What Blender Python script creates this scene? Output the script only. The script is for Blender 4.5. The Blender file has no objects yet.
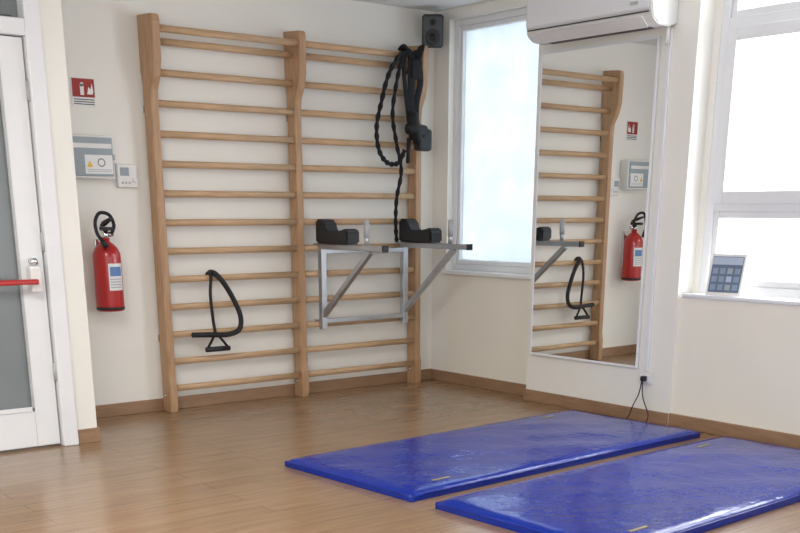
import bpy, bmesh, math, random
from mathutils import Vector, Matrix
random.seed(4)
sc=bpy.context.scene
try: sc.view_settings.view_transform='Standard'
except Exception: pass
# ---------------------------------------------------------------- materials
def nt(name):
    m=bpy.data.materials.new(name);m.use_nodes=True
    n=m.node_tree.nodes;l=m.node_tree.links
    return m,n,l,n['Principled BSDF']
def mat(name,col,rough=.5,metal=0,var=.06,scale=8,bump=0,bscale=60,stretch=(1,1,1),emit=0,coat=0,spec=.5):
    m,n,l,b=nt(name)
    tc=n.new('ShaderNodeTexCoord');mp=n.new('ShaderNodeMapping');mp.inputs['Scale'].default_value=stretch
    l.new(tc.outputs['Object'],mp.inputs[0])
    no=n.new('ShaderNodeTexNoise');no.inputs['Scale'].default_value=scale;no.inputs['Detail'].default_value=4
    l.new(mp.outputs[0],no.inputs[0])
    r=n.new('ShaderNodeValToRGB')
    r.color_ramp.elements[0].position=.3;r.color_ramp.elements[1].position=.7
    r.color_ramp.elements[0].color=[c*(1-var) for c in col]+[1]
    r.color_ramp.elements[1].color=[min(1,c*(1+var)) for c in col]+[1]
    l.new(no.outputs[0],r.inputs[0]);l.new(r.outputs[0],b.inputs['Base Color'])
    b.inputs['Roughness'].default_value=rough;b.inputs['Metallic'].default_value=metal
    b.inputs['Specular IOR Level'].default_value=spec
    b.inputs['Coat Weight'].default_value=coat
    if bump:
        n2=n.new('ShaderNodeTexNoise');n2.inputs['Scale'].default_value=bscale;n2.inputs['Detail'].default_value=3
        l.new(tc.outputs['Object'],n2.inputs[0])
        bp=n.new('ShaderNodeBump');bp.inputs['Strength'].default_value=bump;bp.inputs['Distance'].default_value=.01
        l.new(n2.outputs[0],bp.inputs['Height']);l.new(bp.outputs[0],b.inputs['Normal'])
    return m
M={}
M['wall']=mat('wall_paint',(.86,.82,.71),.75,var=.02,scale=2,bump=.08,bscale=120)
M['wallw']=mat('wall_paint_white',(.85,.83,.765),.6,var=.02,scale=2,bump=.05,bscale=120)
M['ceil']=mat('ceiling_paint',(.82,.82,.81),.8,var=.02)
M['upv']=mat('beech_upright',(.455,.275,.148),.45,var=.16,scale=10,stretch=(6,6,.7))
M['rung']=mat('beech_rung',(.56,.37,.21),.4,var=.14,scale=10,stretch=(.7,6,6))
M['base']=mat('baseboard_wood',(.31,.185,.105),.45,var=.15,scale=6,stretch=(1,1,6))
M['white']=mat('white_paint',(.80,.81,.82),.4,var=.015)
M['plastic']=mat('white_plastic',(.78,.77,.74),.35,var=.015)
M['grey']=mat('grey_plastic',(.45,.46,.46),.4)
M['black']=mat('black_rubber',(.010,.010,.012),.6,bump=.3,bscale=150)
M['blackp']=mat('black_plastic',(.014,.014,.016),.5)
M['web']=mat('black_webbing',(.008,.008,.011),.85,bump=.6,bscale=300)
M['steel']=mat('silver_steel',(.50,.52,.55),.3,metal=.75)
M['chrome']=mat('chrome',(.8,.8,.8),.15,metal=1)
M['red']=mat('red_enamel',(.44,.012,.010),.28,coat=.4)
M['signred']=mat('sign_red',(.32,.018,.010),.5)
M['paper']=mat('label_paper',(.80,.80,.78),.5,var=.02)
M['bluel']=mat('label_blue',(.12,.24,.5),.5)
M['paleblue']=mat('print_pale_blue',(.42,.50,.62),.5)
M['screen']=mat('tablet_screen',(.14,.19,.27),.15)
M['icon']=mat('tablet_icon',(.24,.32,.44),.15)
M['yellow']=mat('label_yellow',(.8,.5,.05),.5)
M['cabglass']=mat('cabinet_smoked_cover',(.33,.39,.42),.12,var=.1,scale=5)
M['dark']=mat('dark_grey',(.05,.055,.06),.5)
M['gold']=mat('print_gold',(.40,.33,.10),.5)
def mirror_mat():
    m,n,l,b=nt('mirror_silver')
    b.inputs['Metallic'].default_value=1;b.inputs['Roughness'].default_value=.004
    no=n.new('ShaderNodeTexNoise');no.inputs['Scale'].default_value=1.5
    r=n.new('ShaderNodeValToRGB');r.color_ramp.elements[0].color=(.86,.88,.88,1);r.color_ramp.elements[1].color=(.89,.905,.90,1)
    l.new(no.outputs[0],r.inputs[0]);l.new(r.outputs[0],b.inputs['Base Color'])
    return m
M['mirror']=mirror_mat()
def clear_glass(name,tint,op,dif):
    m,n,l,b=nt(name)
    b.inputs['Base Color'].default_value=dif+(1,);b.inputs['Roughness'].default_value=.08
    t=n.new('ShaderNodeBsdfTransparent');t.inputs[0].default_value=tint+(1,)
    mx=n.new('ShaderNodeMixShader');
    no=n.new('ShaderNodeTexNoise');no.inputs['Scale'].default_value=3
    mr=n.new('ShaderNodeMapRange');mr.inputs['To Min'].default_value=op*.85;mr.inputs['To Max'].default_value=min(1,op*1.15)
    l.new(no.outputs[0],mr.inputs[0]);l.new(mr.outputs[0],mx.inputs[0])
    l.new(t.outputs[0],mx.inputs[1]);l.new(b.outputs[0],mx.inputs[2]);l.new(mx.outputs[0],n['Material Output'].inputs[0])
    return m
M['glass']=clear_glass('window_glass',(.97,.98,1),.06,(.7,.75,.8))
M['doorglass']=clear_glass('door_glass',(.72,.76,.78),.6,(.30,.33,.34))
def frost():
    m,n,l,b=nt('frosted_window_film')
    tr=n.new('ShaderNodeBsdfTranslucent');tr.inputs[0].default_value=(.50,.54,.57,1)
    t=n.new('ShaderNodeBsdfTransparent');t.inputs[0].default_value=(.20,.212,.222,1)
    mx=n.new('ShaderNodeMixShader')
    tc=n.new('ShaderNodeTexCoord');w=n.new('ShaderNodeTexNoise');w.inputs['Scale'].default_value=4
    l.new(tc.outputs['Object'],w.inputs[0])
    mr=n.new('ShaderNodeMapRange');mr.inputs['To Min'].default_value=.30;mr.inputs['To Max'].default_value=.5
    l.new(w.outputs[0],mr.inputs[0]);l.new(mr.outputs[0],mx.inputs[0])
    l.new(t.outputs[0],mx.inputs[1]);l.new(tr.outputs[0],mx.inputs[2]);l.new(mx.outputs[0],n['Material Output'].inputs[0])
    return m
M['frost']=frost()
def floor_mat():
    m,n,l,b=nt('laminate_floor')
    tc=n.new('ShaderNodeTexCoord')
    br=n.new('ShaderNodeTexBrick');br.offset=.37
    for k,v in (('Scale',1),('Mortar Size',.0018),('Brick Width',1.25),('Row Height',.125),('Bias',0)):br.inputs[k].default_value=v
    br.inputs['Color1'].default_value=(.285,.178,.097,1);br.inputs['Color2'].default_value=(.32,.205,.117,1);br.inputs['Mortar'].default_value=(.19,.118,.062,1)
    l.new(tc.outputs['Object'],br.inputs[0])
    mp=n.new('ShaderNodeMapping');mp.inputs['Scale'].default_value=(1.2,14,1);l.new(tc.outputs['Object'],mp.inputs[0])
    no=n.new('ShaderNodeTexNoise');no.inputs['Scale'].default_value=3;no.inputs['Detail'].default_value=6;l.new(mp.outputs[0],no.inputs[0])
    r=n.new('ShaderNodeValToRGB');r.color_ramp.elements[0].position=.3;r.color_ramp.elements[0].color=(.82,.80,.78,1);r.color_ramp.elements[1].position=.75;r.color_ramp.elements[1].color=(1.12,1.1,1.08,1)
    l.new(no.outputs[0],r.inputs[0])
    mx=n.new('ShaderNodeMix');mx.data_type='RGBA';mx.blend_type='MULTIPLY';mx.inputs[0].default_value=1
    l.new(br.outputs[0],mx.inputs[6]);l.new(r.outputs[0],mx.inputs[7]);l.new(mx.outputs[2],b.inputs['Base Color'])
    b.inputs['Roughness'].default_value=.22;b.inputs['Specular IOR Level'].default_value=.65
    return m
M['floor']=floor_mat()
def vinyl():
    m,n,l,b=nt('blue_vinyl')
    b.inputs['Roughness'].default_value=.15
    b.inputs['Specular IOR Level'].default_value=.4
    tc=n.new('ShaderNodeTexCoord')
    n1=n.new('ShaderNodeTexNoise');n1.inputs['Scale'].default_value=2.6;n1.inputs['Detail'].default_value=2;n1.inputs['Distortion'].default_value=.6
    n2=n.new('ShaderNodeTexNoise');n2.inputs['Scale'].default_value=26;n2.inputs['Detail'].default_value=2
    l.new(tc.outputs['Object'],n1.inputs[0]);l.new(tc.outputs['Object'],n2.inputs[0])
    r=n.new('ShaderNodeValToRGB');r.color_ramp.elements[0].color=(.0,.018,.25,1);r.color_ramp.elements[1].color=(.0,.027,.34,1)
    l.new(n1.outputs[0],r.inputs[0]);l.new(r.outputs[0],b.inputs['Base Color'])
    b1=n.new('ShaderNodeBump');b1.inputs['Strength'].default_value=.4;b1.inputs['Distance'].default_value=.03
    b2=n.new('ShaderNodeBump');b2.inputs['Strength'].default_value=.3;b2.inputs['Distance'].default_value=.006
    l.new(n1.outputs[0],b1.inputs['Height']);l.new(n2.outputs[0],b2.inputs['Height']);l.new(b1.outputs[0],b2.inputs['Normal'])
    l.new(b2.outputs[0],b.inputs['Normal'])
    return m
M['vinyl']=vinyl()
# ---------------------------------------------------------------- builder
class B:
    def __init__(s,name):
        s.name=name;s.bm=bmesh.new();s.mats=[]
    def mi(s,k):
        if k not in s.mats:s.mats.append(k)
        return s.mats.index(k)
    def merge(s,t,k,smooth=False,mx=None):
        if mx is not None: bmesh.ops.transform(t,matrix=mx,verts=t.verts)
        i=s.mi(k)
        bmesh.ops.recalc_face_normals(t,faces=t.faces)
        vm={v:s.bm.verts.new(v.co) for v in t.verts}
        for f in t.faces:
            try:
                g=s.bm.faces.new([vm[v] for v in f.verts]);g.material_index=i;g.smooth=smooth
            except ValueError: pass
        t.free()
    def box(s,a,b,k,bev=0,mx=None,seg=2):
        t=bmesh.new();bmesh.ops.create_cube(t,size=1)
        for v in t.verts:
            v.co=Vector([(a[i]+b[i])/2+v.co[i]*(b[i]-a[i]) for i in range(3)])
        if bev: bmesh.ops.bevel(t,geom=t.edges[:],offset=bev,segments=seg,affect='EDGES',profile=.5)
        s.merge(t,k,False,mx);return s
    def cyl(s,p,q,r,k,r2=None,n=20,bev=0,mx=None):
        p=Vector(p);q=Vector(q);r2=r if r2 is None else r2;d=q-p
        t=bmesh.new();bmesh.ops.create_cone(t,cap_ends=True,segments=n,radius1=r,radius2=r2,depth=d.length)
        if bev: bmesh.ops.bevel(t,geom=[e for e in t.edges if len(e.link_faces)==2 and any(len(f.verts)>4 for f in e.link_faces)],offset=bev,segments=2,affect='EDGES')
        m=Matrix.Translation((p+q)/2)@Vector((0,0,1)).rotation_difference(d).to_matrix().to_4x4()
        bmesh.ops.transform(t,matrix=m,verts=t.verts)
        s.merge(t,k,True,mx);return s
    def prism(s,poly,axis,a,b,k,bev=0,mx=None):
        t=bmesh.new();o=[i for i in range(3) if i!=axis]
        def P(q,c):
            v=[0,0,0];v[o[0]]=q[0];v[o[1]]=q[1];v[axis]=c;return v
        A=[t.verts.new(P(q,a)) for q in poly];C=[t.verts.new(P(q,b)) for q in poly]
        t.faces.new(A);t.faces.new(C[::-1])
        for i in range(len(poly)):
            j=(i+1)%len(poly);t.faces.new([A[i],A[j],C[j],C[i]])
        bmesh.ops.recalc_face_normals(t,faces=t.faces)
        if bev: bmesh.ops.bevel(t,geom=t.edges[:],offset=bev,segments=2,affect='EDGES',clamp_overlap=True)
        s.merge(t,k,False,mx);return s
    def sweep(s,pts,r,k,n=12,sub=6,flat=1.0,up=(0,1,0),closed=False):
        P=[Vector(p) for p in pts];R=r if isinstance(r,(list,tuple)) else [r]*len(P)
        Q=[];RR=[]
        m=len(P);rng=range(m if closed else m-1)
        for i in rng:
            if closed:a,b,c,d=P[(i-1)%m],P[i],P[(i+1)%m],P[(i+2)%m];r0,r1=R[i],R[(i+1)%m]
            else:a,b,c,d=P[max(i-1,0)],P[i],P[i+1],P[min(i+2,m-1)];r0,r1=R[i],R[i+1]
            for j in range(sub):
                u=j/sub
                Q.append(.5*((2*b)+(c-a)*u+(2*a-5*b+4*c-d)*u*u+(3*b-a-3*c+d)*u**3));RR.append(r0+(r1-r0)*u)
        if not closed: Q.append(P[-1]);RR.append(R[-1])
        t=bmesh.new();rings=[];up=Vector(up)
        N=len(Q);prev=None
        for i in range(N):
            tg=(Q[(i+1)%N]-Q[i-1]) if closed else (Q[min(i+1,N-1)]-Q[max(i-1,0)])
            tg.normalize()
            if prev is None:
                x=up-tg*up.dot(tg)
                if x.length<.05: x=Vector((1,0,0))-tg*tg.x
            else: x=prev-tg*prev.dot(tg)
            x.normalize();prev=x;y=tg.cross(x)
            rings.append([t.verts.new(Q[i]+x*math.cos(2*math.pi*j/n)*RR[i]*flat+y*math.sin(2*math.pi*j/n)*RR[i]) for j in range(n)])
        for i in range(N if closed else N-1):
            A=rings[i];C=rings[(i+1)%N]
            for j in range(n):t.faces.new([A[j],A[(j+1)%n],C[(j+1)%n],C[j]])
        if not closed:t.faces.new(rings[0]);t.faces.new(rings[-1][::-1])
        s.merge(t,k,True);return s
    def lathe(s,prof,c,k,n=32,a0=0,a1=360,mx=None):
        t=bmesh.new();full=abs(a1-a0)>=360
        cnt=n if full else n+1;rings=[]
        for r,z in prof:
            rings.append([t.verts.new((c[0]+r*math.cos(math.radians(a0+(a1-a0)*j/n)),c[1]+r*math.sin(math.radians(a0+(a1-a0)*j/n)),c[2]+z)) for j in range(cnt)])
        for i in range(len(rings)-1):
            for j in range(n):
                t.faces.new([rings[i][j],rings[i][(j+1)%cnt],rings[i+1][(j+1)%cnt],rings[i+1][j]])
        if full:
            t.faces.new(rings[0]);t.faces.new(rings[-1])
        s.merge(t,k,True,mx);return s
    def done(s,name=None,origin=None):
        vs=[v.co for v in s.bm.verts]
        lo=Vector([min(v[i] for v in vs) for i in range(3)]);hi=Vector([max(v[i] for v in vs) for i in range(3)])
        o=Vector(origin) if origin is not None else Vector(((lo.x+hi.x)/2,(lo.y+hi.y)/2,lo.z))
        for v in s.bm.verts:v.co-=o
        me=bpy.data.meshes.new(s.name);s.bm.to_mesh(me);s.bm.free()
        for k in s.mats:me.materials.append(M[k])
        ob=bpy.data.objects.new(s.name,me);ob.location=o;sc.collection.objects.link(ob)
        return ob
H=2.476
# ---------------------------------------------------------------- room shell
B('floor').box((-8,-8.5,-.1),(.35,2.2,0),'floor').done(origin=(0,0,0))
B('ceiling').box((-8,-8.5,H),(.35,2.2,H+.1),'ceil').done()
B('wall_back').box((-2.93,0,0),(.35,.2,H),'wallw').done()
w=B('wall_left')
w.box((-3.05,-.66,0),(-2.93,.2,H),'wallw')
w.box((-8,-.66,0),(-4.15,-.5,H),'wallw')
w.box((-4.15,-.66,2.43),(-3.05,-.5,H),'wallw')
w.done()
B('wall_corridor').box((-8,1.9,0),(-2.9,2.0,H),'wallw').box((-3.0,.2,0),(-2.9,1.9,H),'wallw').done()
w=B('wall_right')
x0=0;x1=.3
w.box((x0,-.155,0),(x1,0,H),'wallw')
w.box((x0,-1.13,0),(x1,-.155,.77),'wall')
w.box((x0,-1.13,2.41),(x1,-.155,H),'wallw')
w.box((-.13,-2.30,0),(x1,-1.13,H),'wallw')
w.box((-.11,-8.5,0),(x1,-2.30,.735),'wall')
w.box((x0,-2.345,.735),(x1,-2.30,H),'wallw')
w.box((x0,-4.0,2.43),(x1,-2.345,H),'wallw')
w.box((x0,-8.5,.735),(x1,-4.0,H),'wallw')
w.done()
bb=.076
B('baseboard_back').box((-2.93,-.013,0),(0,-.0,bb),'base',.003).done()
B('baseboard_right').box((-.013,-1.13,0),(0,-.014,bb),'base',.003).box((-.143,-2.30,0),(-.13,-1.117,bb),'base',.003).box((-.13,-1.13,0),(-.014,-1.117,bb),'base',.003).box((-.128,-8.4,0),(-.11,-2.30,bb),'base',.003).done()
B('baseboard_left').box((-3.05,-.673,0),(-2.917,-.66,bb),'base',.003).box((-2.93,-.66,0),(-2.917,-.014,bb),'base',.003).done()
# ---------------------------------------------------------------- window 1
w=B('window_1')
w.box((-.045,-1.128,.77),(.28,-.12,.795),'white',.004)
def frame(w,x,y0,y1,z0,z1,t,d,k='white'):
    w.box((x,y0,z0),(x+d,y0+t,z1),k,.004);w.box((x,y1-t,z0),(x+d,y1,z1),k,.004)
    w.box((x,y0+t,z0),(x+d,y1-t,z0+t),k,.004);w.box((x,y0+t,z1-t),(x+d,y1-t,z1),k,.004)
frame(w,.05,-1.13,-.155,.795,2.41,.04,.06)
frame(w,.06,-1.09,-.195,.835,2.37,.03,.04)
w.box((.085,-1.06,.865),(.09,-.225,2.34),'frost')
w.done()
# ---------------------------------------------------------------- window 2
B('trim_1').box((-.122,-4.0,.735),(-.005,-2.32,.757),'white',.005).done()
w=B('window_2')
ya,yb=-3.98,-2.345
frame(w,0.0,ya,yb,.757,2.43,.05,.09)
w.box((.0,ya+.05,1.195),(.09,yb-.05,1.245),'white',.004)
w.box((.0,ya+.05,2.10),(.09,yb-.05,2.16),'white',.004)
ym=-3.16
for q in ((.807,1.195),(1.245,2.10),(2.16,2.38)): w.box((.0,ym-.03,q[0]),(.09,ym+.03,q[1]),'white',.004)
for a,b in ((ya+.05,ym-.03),(ym+.03,yb-.05)):
    frame(w,.01,a,b,.807,1.195,.035,.06)
    frame(w,-.015,a,b,1.235,2.11,.065,.07)
    frame(w,.01,a,b,2.16,2.38,.035,.06)
    w.box((.03,a+.03,.84),(.035,b-.03,1.165),'glass')
    w.box((.01,a+.06,1.295),(.015,b-.06,2.05),'glass')
    w.box((.03,a+.03,2.19),(.035,b-.03,2.35),'glass')
w.done()
# ---------------------------------------------------------------- door
d=B('door_1')
d.box((-3.13,-.69,0),(-3.05,-.52,2.43),'white',.006)
d.box((-4.15,-.69,0),(-4.09,-.52,2.43),'white',.006)
d.box((-4.09,-.69,1.985),(-3.13,-.52,2.06),'white',.006)
d.box((-4.09,-.69,2.37),(-3.13,-.52,2.43),'white',.006)
d.box((-4.09,-.61,2.06),(-3.13,-.60,2.37),'doorglass')
d.box((-4.05,-.635,2.06),(-3.17,-.61,2.075),'dark')
d.box((-3.26,-.655,.012),(-3.138,-.60,1.98),'white',.005)
d.box((-4.085,-.655,.012),(-3.97,-.60,1.98),'white',.005)
d.box((-3.97,-.655,.012),(-3.26,-.60,.20),'white',.005)
d.box((-3.97,-.655,1.87),(-3.26,-.60,1.98),'white',.005)
d.box((-3.97,-.64,.20),(-3.26,-.63,1.87),'doorglass')
for z in (.21,1.86): d.box((-3.97,-.66,z-.012),(-3.26,-.65,z+.012),'white',.003)
d.box((-3.272,-.66,.20),(-3.26,-.65,1.87),'grey')
d.box((-3.235,-.72,.80),(-3.175,-.655,.93),'plastic',.012)
d.box((-4.04,-.72,.80),(-3.98,-.655,.93),'plastic',.012)
d.box((-3.99,-.755,.842),(-3.205,-.715,.868),'red',.008)
d.cyl((-3.2,-.70,.95),(-3.2,-.655,.95),.018,'chrome')
for z in (.35,1.0,1.7): d.cyl((-3.134,-.662,z),(-3.134,-.662,z+.09),.009,'grey',n=10)
d.done()
# ---------------------------------------------------------------- wall bars
wb=B('wall_bars')
X=[-2.181,-1.20,-.219]
for x in X:
    prof=[(-.018,0),(-.116,0),(-.122,.03),(-.122,.16),(-.110,.22),(-.106,1.78),(-.112,1.85),(-.150,1.92),(-.172,2.0),(-.176,2.20),(-.166,2.235),(-.0,2.245),(-.0,1.95),(-.018,1.88)]
    wb.prism(prof,0,x-.028,x+.023,'upv',.004)
    wb.cyl((x-.029,-.06,.1),(x-.033,-.06,.1),.008,'chrome',n=10)
def oval(x0,x1,y,z,a=.0135,b=.0195):
    t=bmesh.new();bmesh.ops.create_cone(t,cap_ends=True,segments=20,radius1=1,radius2=1,depth=1)
    m=Matrix.Translation(((x0+x1)/2,y,z))@Matrix.Rotation(math.pi/2,4,'Y')@Matrix.Diagonal((b,a,x1-x0,1))
    bmesh.ops.transform(t,matrix=m,verts=t.verts);wb.merge(t,'rung',True)
for i in range(2):
    for j in range(13): oval(X[i]+.015,X[i+1]-.015,-.085,.1434+.1636*j)
    oval(X[i]+.015,X[i+1]-.015,-.150,2.165)
for x in X[:]:
    for z in (.45,1.75): wb.box((x-.034,-.014,z-.02),(x+.034,-.0,z+.02),'chrome',.002)
wb.done()
# ---------------------------------------------------------------- dip station
dp=B('dip_station')
r=.021
for x in (-1.06,-.37):
    dp.box((x-r,-.155,.44),(x+r,-.113,1.0),'steel',.004)
    dp.box((x-r,-.80,.955),(x+r,-.155,.99),'steel',.004)
    dp.box((x-r-.002,-.815,.953),(x+r+.002,-.80,.992),'blackp',.004)
    a=Vector((x,-.13,.52));b=Vector((x,-.66,.955));L=(b-a).length
    m=Matrix.Translation((a+b)/2)@Vector((0,0,1)).rotation_difference(b-a).to_matrix().to_4x4()
    dp.box((-r*.8,-r*.8,-L/2),(r*.8,r*.8,L/2),'steel',.003,mx=m)
    dp.cyl((x,-.62,.985),(x,-.62,1.06),.014,'steel');dp.cyl((x,-.62,1.03),(x,-.62,1.14),.018,'grey',bev=.004)
    dp.prism([(-.135,.992),(-.135,1.14),(-.18,1.145),(-.23,1.13),(-.25,1.07),(-.40,1.075),(-.46,1.09),(-.48,1.07),(-.48,.992)],0,x-.055,x+.055,'blackp',.012)
    for z in (.4706,.9614):
        dp.box((x-.018,-.12,z+.022),(x+.018,-.06,z+.03),'steel')
        dp.box((x-.018,-.066,z-.012),(x+.018,-.06,z+.03),'steel')
dp.box((-1.04,-.15,.48),(-.39,-.115,.51),'steel',.003)
dp.box((-1.04,-.15,.925),(-.39,-.115,.955),'steel',.003)
dp.done()
# ---------------------------------------------------------------- resistance band (left)
rb=B('resistance_band')
rb.sweep([(-1.885,-.06,.81),(-1.885,-.085,.828),(-1.885,-.12,.81),(-1.90,-.13,.70),(-1.89,-.13,.55),(-1.88,-.135,.46)],.010,'black')
rb.sweep([(-1.875,-.06,.81),(-1.87,-.088,.832),(-1.85,-.125,.82),(-1.79,-.13,.75),(-1.73,-.14,.64),(-1.70,-.145,.55),(-1.72,-.15,.48),(-1.80,-.15,.455),(-1.92,-.14,.46),(-2.04,-.13,.465)],.016,'black')
rb.sweep([(-1.88,-.135,.47),(-1.92,-.15,.42),(-1.955,-.155,.375)],.008,'web')
rb.sweep([(-1.88,-.135,.47),(-1.84,-.15,.42),(-1.805,-.155,.375)],.008,'web')
rb.cyl((-1.965,-.155,.372),(-1.795,-.155,.372),.016,'blackp',bev=.004)
rb.done()
# ---------------------------------------------------------------- suspension straps (right)
st=B('suspension_trainer')
def wav(pts,r0,r1):
    return [r0 if i%2 else r1 for i in range(len(pts))]
def dense(pts,k=3):
    P=[Vector(p) for p in pts];o=[]
    for i in range(len(P)-1):
        a,b,c,d=P[max(i-1,0)],P[i],P[i+1],P[min(i+2,len(P)-1)]
        for j in range(k):
            u=j/k;o.append(.5*((2*b)+(c-a)*u+(2*a-5*b+4*c-d)*u*u+(3*b-a-3*c+d)*u**3))
    o.append(P[-1]);return o
L1=dense([(-.36,-.175,2.185),(-.46,-.19,2.15),(-.55,-.19,2.03),(-.60,-.18,1.87),(-.625,-.16,1.72),(-.60,-.15,1.58),(-.53,-.15,1.50),(-.44,-.155,1.50),(-.39,-.16,1.58)],5)
st.sweep(L1,wav(L1,.011,.018),'web',n=10,sub=3)
L2=dense([(-.42,-.18,2.16),(-.48,-.19,2.0),(-.50,-.17,1.8),(-.45,-.15,1.62),(-.41,-.15,1.45),(-.44,-.14,1.28),(-.45,-.14,1.12),(-.44,-.14,.99)],5)
st.sweep(L2,wav(L2,.010,.016),'web',n=10,sub=3)
st.sweep([(-.34,-.17,2.19),(-.36,-.19,2.0),(-.34,-.17,1.8),(-.31,-.15,1.65)],.030,'web',flat=.25)
st.sweep([(-.30,-.17,2.2),(-.28,-.19,2.02),(-.30,-.17,1.85),(-.27,-.15,1.6)],.026,'web',flat=.3)
st.sweep([(-.40,-.17,2.19),(-.42,-.19,2.05),(-.40,-.19,1.9),(-.36,-.17,1.75)],.018,'web',flat=.4)
st.sweep([(-.40,-.13,2.20),(-.40,-.17,2.215),(-.36,-.185,2.15),(-.38,-.18,2.05)],.026,'web',flat=.5)
st.sweep([(-.26,-.14,2.19),(-.27,-.19,2.22),(-.31,-.19,2.12)],.024,'web',flat=.5)
st.cyl((-.40,-.20,1.72),(-.24,-.20,1.70),.040,'black',bev=.012)
st.cyl((-.36,-.20,1.82),(-.30,-.20,1.62),.036,'black',bev=.012)
st.box((-.30,-.21,1.58),(-.185,-.14,1.72),'blackp',.018)
st.box((-.37,-.215,2.02),(-.28,-.17,2.14),'web',.015)
st.cyl((-.36,-.17,1.66),(-.36,-.16,1.50),.014,'black')
st.sweep([(-.36,-.175,2.19),(-.34,-.11,2.21),(-.34,-.06,2.13)],.02,'web',flat=.4)
st.done()
# ---------------------------------------------------------------- fire extinguisher
fx=B('fire_extinguisher');c=(-2.548,-.105,.635)
fx.lathe([(.066,0),(.078,.006),(.080,.02),(.080,.30),(.077,.325),(.064,.355),(.040,.378),(.024,.39),(.024,.41)],c,'red')
fx.lathe([(.081,.01),(.0815,.018),(.081,.026)],c,'blackp')
fx.cyl((c[0],c[1],c[2]+.40),(c[0],c[1],c[2]+.45),.02,'chrome')
fx.box((c[0]-.02,c[1]-.075,c[2]+.45),(c[0]+.02,c[1]+.03,c[2]+.47),'blackp',.004)
fx.prism([(c[1]-.09,c[2]+.51),(c[1]-.09,c[2]+.52),(c[1]+.0,c[2]+.50),(c[1]+.03,c[2]+.48),(c[1]+.03,c[2]+.47),(c[1]-.01,c[2]+.48)],0,c[0]-.014,c[0]+.014,'blackp',.002)
fx.cyl((c[0]+.02,c[1],c[2]+.43),(c[0]+.045,c[1],c[2]+.43),.016,'chrome',n=16)
fx.sweep([(c[0]+.03,c[1]-.02,c[2]+.43),(c[0]+.045,c[1]-.03,c[2]+.48),(c[0]+.015,c[1]-.04,c[2]+.535),(c[0]-.045,c[1]-.05,c[2]+.545),(c[0]-.075,c[1]-.05,c[2]+.50),(c[0]-.075,c[1]-.06,c[2]+.44),(c[0]-.055,c[1]-.07,c[2]+.40)],.010,'black')
fx.cyl((c[0]-.06,c[1]-.066,c[2]+.41),(c[0]-.03,c[1]-.08,c[2]+.36),.011,'blackp',r2=.019)
fx.lathe([(.0812,.12),(.0812,.27)],c,'paper',n=14,a0=-112,a1=-45)
fx.lathe([(.0816,.20),(.0816,.252)],c,'bluel',n=14,a0=-106,a1=-52)
for z in (.135,.15,.165,.18): fx.lathe([(.0816,z),(.0816,z+.006)],c,'grey',n=14,a0=-106,a1=-55)
fx.box((c[0]-.03,c[1]+.075,c[2]+.1),(c[0]+.03,0,c[2]+.40),'chrome',.003)
fx.done()
# sign
s=B('fire_extinguisher_sign')
mx=Matrix.Translation((.015,0,-.02))
s.box((-2.65,-.006,1.765),(-2.51,0,1.915),'paper',.001,mx=mx)
s.box((-2.645,-.008,1.815),(-2.515,-.006,1.91),'signred',mx=mx)
s.box((-2.60,-.0095,1.825),(-2.578,-.008,1.88),'paper',mx=mx);s.cyl((-2.589,-.0095,1.88),(-2.589,-.008,1.88),.011,'paper',n=14,mx=mx)
s.prism([(-2.56,1.83),(-2.55,1.87),(-2.538,1.855),(-2.53,1.89),(-2.523,1.845),(-2.528,1.83)],1,-.0095,-.008,'paper',mx=mx)
for z in (1.80,1.788,1.776): s.box((-2.64,-.0075,z),(-2.52,-.006,z+.005),'dark',mx=mx)
s.done()
# breaker box
s=B('breaker_box')
a,b,z0,z1=-2.715,-2.445,1.365,1.595
s.box((a,-.085,z0),(b,0,z1),'plastic',.008)
s.box((a+.012,-.097,z0+.012),(b-.012,-.083,z1-.012),'cabglass',.006)
s.box((a+.02,-.099,z0+.16),(b-.02,-.096,z0+.185),'plastic',.002)
s.box((a+.085,-.1,z0+.025),(b-.02,-.097,z0+.125),'paper',.001)
s.prism([(a+.095,z0+.06),(a+.13,z0+.06),(a+.1125,z0+.095)],1,-.1015,-.1,'yellow')
for z in (.035,.045): s.box((a+.095,-.101,z0+z),(b-.03,-.1,z0+z+.004),'grey')
for i in range(16):
    t0=2*math.pi*i/16;s.box((a+.182+.02*math.cos(t0)-.003,-.101,z0+.085+.02*math.sin(t0)-.003),(a+.182+.02*math.cos(t0)+.003,-.1,z0+.085+.02*math.sin(t0)+.003),'dark')
s.box((b-.016,-.104,z0+.10),(b-.004,-.09,z0+.13),'grey',.003)
s.done()
s=B('thermostat')
s.box((-2.41,-.035,1.32),(-2.285,0,1.45),'plastic',.006)
s.box((-2.395,-.038,1.385),(-2.34,-.034,1.43),'cabglass',.002)
s.cyl((-2.31,-.042,1.36),(-2.31,-.034,1.36),.012,'white')
for i in range(3): s.box((-2.39+.022*i,-.038,1.34),(-2.376+.022*i,-.034,1.352),'grey',.001)
s.done()
# ---------------------------------------------------------------- speaker
s=B('loudspeaker')
m=Matrix.Translation((-.127,-.125,2.335))@Matrix.Rotation(math.radians(-38),4,'Z')@Matrix.Rotation(math.radians(10),4,'X')
s.prism([(-.072,-.06),(.072,-.06),(.052,.05),(-.052,.05)],2,-.10,.10,'blackp',.008,mx=m)
s.box((-.064,-.067,-.09),(.064,-.058,.09),'dark',.004,mx=m)
for z,r in ((-.035,.048),(.055,.022)):
    s.lathe([(r,0),(r,.004),(r*.8,.004),(r*.3,-.003),(0.001,-.001)],(0,0,0),'blackp',n=24,mx=m@Matrix.Translation((0,-.067,z))@Matrix.Rotation(math.pi/2,4,'X'))
s.cyl((-.10,-.09,2.33),(-.02,-.015,2.33),.014,'blackp')
s.box((-.035,-.03,2.29),(0,0,2.37),'blackp',.003)
s.done()
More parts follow.
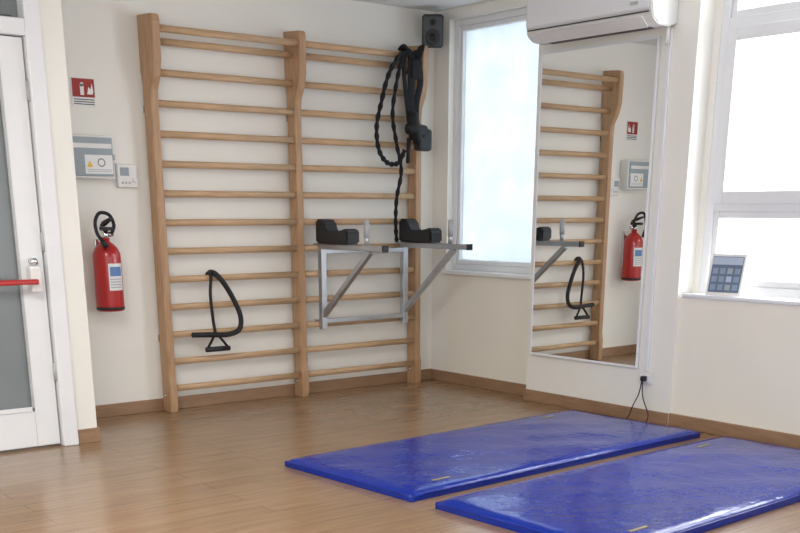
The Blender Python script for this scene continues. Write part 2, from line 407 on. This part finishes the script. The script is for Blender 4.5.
# ---------------------------------------------------------------- air conditioner
s=B('air_conditioner')
e=-2.16
prof=[(-.13,2.15),(-.13,2.44),(-.30,2.445),(-.335,2.43),(-.352,2.38),(-.350,2.22),(-.335,2.165),(-.29,2.135),(-.20,2.13)]
s.prism(prof,1,e,-1.23,'plastic',.006)
s.prism([(-.354,2.40),(-.358,2.38),(-.357,2.21),(-.350,2.20),(-.348,2.40)],1,e+.02,-1.25,'white',.002)
s.prism([(-.345,2.172),(-.340,2.176),(-.285,2.130),(-.285,2.124)],1,e+.07,-1.30,'plastic')
s.box((-.352,e+.02,2.188),(-.344,-1.25,2.194),'dark')
s.prism([(-.28,2.1345),(-.21,2.1295),(-.21,2.127),(-.28,2.131)],1,e+.09,-1.32,'dark')
s.box((-.362,e+.09,2.23),(-.357,e+.14,2.245),'grey')
s.cyl((-.17,e+.03,2.14),(-.17,e+.03,2.05),.012,'plastic')
s.done()
# ---------------------------------------------------------------- mirror
s=B('mirror')
y0,y1,z0,z1=-2.06,-1.18,.31,2.10
mx=Matrix.Translation((-.15,-1.62,0))@Matrix.Rotation(.017,4,'Z')@Matrix.Translation((.15,1.62,0))
s.box((-.152,y0+.01,z0+.01),(-.139,y1-.01,z1-.01),'plastic',mx=mx)
s.box((-.1535,y0+.012,z0+.012),(-.152,y1-.012,z1-.012),'mirror',mx=mx)
t=.014
for q in (((-.158,y0,z0),(-.139,y0+t,z1)),((-.158,y1-t,z0),(-.139,y1,z1)),((-.158,y0+t,z0),(-.139,y1-t,z0+t)),((-.158,y0+t,z1-t),(-.139,y1-t,z1))):
    s.box(q[0],q[1],'white',.003,mx=mx)
s.box((-.141,-1.9,.6),(-.13,-1.3,.7),'plastic');s.box((-.141,-1.9,1.7),(-.13,-1.3,1.8),'plastic')
s.done()
s=B('cable_trunking')
s.box((-.148,-2.135,.30),(-.13,-2.105,2.13),'white',.003)
s.done()
s=B('power_outlet')
s.box((-.142,-2.17,.225),(-.13,-2.07,.297),'plastic',.004)
s.box((-.146,-2.155,.24),(-.141,-2.085,.282),'white',.002)
s.box((-.178,-2.14,.245),(-.146,-2.11,.275),'blackp',.006)
s.sweep([(-.175,-2.125,.25),(-.19,-2.12,.17),(-.185,-2.08,.10),(-.19,-2.06,.04),(-.2,-2.04,.006),(-.23,-2.06,.006)],.0035,'black',n=8)
s.sweep([(-.175,-2.13,.25),(-.2,-2.16,.16),(-.19,-2.2,.06),(-.2,-2.19,.006)],.0035,'black',n=8)
s.done()
# ---------------------------------------------------------------- mats
def mat_obj(cx,cy,ang,L=2.13,W=1.0):
    b=B('exercise_mat')
    t=bmesh.new();nx,ny=64,32;th=.042
    def hz(u,v):
        e=min(u*L,(1-u)*L,v*W,(1-v)*W)
        z=th*(1-math.exp(-e/.02)*.35)
        z+=.002*math.sin(u*17+v*5)*math.sin(v*11+u*4)*(1 if e>.03 else 0)
        return z
    top=[[t.verts.new(((i/nx-.5)*L,(j/ny-.5)*W,hz(i/nx,j/ny))) for j in range(ny+1)] for i in range(nx+1)]
    for i in range(nx):
        for j in range(ny):t.faces.new([top[i][j],top[i+1][j],top[i+1][j+1],top[i][j+1]])
    rim=[top[i][0] for i in range(nx+1)]+[top[nx][j] for j in range(1,ny+1)]+[top[i][ny] for i in range(nx-1,-1,-1)]+[top[0][j] for j in range(ny-1,0,-1)]
    prev=rim
    for dz in (.018,.004,0):
        cur=[t.verts.new((v.co.x,v.co.y,dz)) for v in rim]
        for i in range(len(rim)):
            j=(i+1)%len(rim);t.faces.new([prev[i],cur[i],cur[j],prev[j]])
        prev=cur
    t.faces.new(prev)
    b.merge(t,'vinyl',True)
    q=[(-L/2,-W/2),(L/2,-W/2),(L/2,W/2),(-L/2,W/2)]
    pts=[]
    for i in range(4):
        a=Vector(q[i]);c=Vector(q[(i+1)%4])
        for k in range(12):
            p=a+(c-a)*(k+.5)/12;pts.append((p.x,p.y,.027))
    b.sweep(pts,.0045,'vinyl',n=8,sub=2,closed=True)
    b.box((-L/2+.22,-W/2+.10,.040),(-L/2+.33,-W/2+.115,.0442),'gold')
    b.box((L/2-.40,W/2-.12,.040),(L/2-.29,W/2-.105,.0442),'gold')
    o=b.done(origin=(0,0,0));o.location=(cx,cy,0);o.rotation_euler=(0,0,math.radians(ang));return o
mat_obj(-1.36,-2.215,3.0,2.17,.93)
mat_obj(-1.31,-3.30,2.8,2.15,.95)
# ---------------------------------------------------------------- tablet on the sill
s=B('tablet')
T=Matrix.Translation((-.098,-2.575,.758))@Matrix.Rotation(math.radians(-78),4,'Z')
m=T@Matrix.Rotation(math.radians(-14),4,'X')
s.box((-.10,-.006,0),(.10,.004,.225),'plastic',.004,mx=m)
s.box((-.088,-.008,.016),(.088,-.005,.209),'screen',.001,mx=m)
s.box((-.085,-.0092,.165),(.085,-.0078,.205),'paleblue',mx=m)
cols=['icon','paleblue','icon','icon','cabglass','icon']
for i in range(4):
    for j in range(3):
        s.box((-.078+.042*i,-.0092,.028+.044*j),(-.048+.042*i,-.0078,.058+.044*j),cols[(i*2+j*3)%6],mx=m)
s.prism([(0.0,.0),(.05,.0),(.028,.12)],0,-.02,.02,'blackp',mx=T@Matrix.Translation((0,.006,0)))
s.done()
# ---------------------------------------------------------------- lights
W=bpy.data.worlds.new('World');sc.world=W;W.use_nodes=True
n=W.node_tree.nodes;bg=n['Background'];bg.inputs[0].default_value=(.94,.965,1,1);bg.inputs[1].default_value=2.0
def area(name,loc,rot,sx,sy,e,col):
    l=bpy.data.lights.new(name,'AREA');l.shape='RECTANGLE';l.size=sx;l.size_y=sy;l.energy=e;l.color=col
    o=bpy.data.objects.new(name,l);o.location=loc;o.rotation_euler=rot;sc.collection.objects.link(o)
ry=math.radians(90)
area('daylight_exterior',(.9,-1.75,1.9),(0,ry,0),4.0,7.0,900,(.95,.975,1))
area('overhead_fill',(-4.4,-3.2,2.46),(0,0,0),1.2,1.2,75,(1,.97,.91))  # added overhead fill, no real fixture; lifts the dim upper left wall
# ---------------------------------------------------------------- camera
f,py,pi,ro,ps,cx,cy=1093.2961,568.6415,.3170,.0022,.6751,-5.3180,-6.2767
F=Vector((math.sin(ps),math.cos(ps),0));R=Vector((math.cos(ps),-math.sin(ps),0));U=Vector((0,0,1))
ww=F*math.cos(pi)-U*math.sin(pi);u=F*math.sin(pi)+U*math.cos(pi)
rr=R*math.cos(ro)+u*math.sin(ro);uu=-R*math.sin(ro)+u*math.cos(ro)
cd=bpy.data.cameras.new('camera');cd.sensor_fit='HORIZONTAL';cd.sensor_width=36;cd.lens=f/800*36
cd.shift_y=(py-266.5)/800;cd.clip_start=.05
co=bpy.data.objects.new('camera',cd);sc.collection.objects.link(co)
mm=Matrix((rr,uu,-ww)).transposed().to_4x4();mm.translation=Vector((cx,cy,1.2));co.matrix_world=mm
sc.camera=co
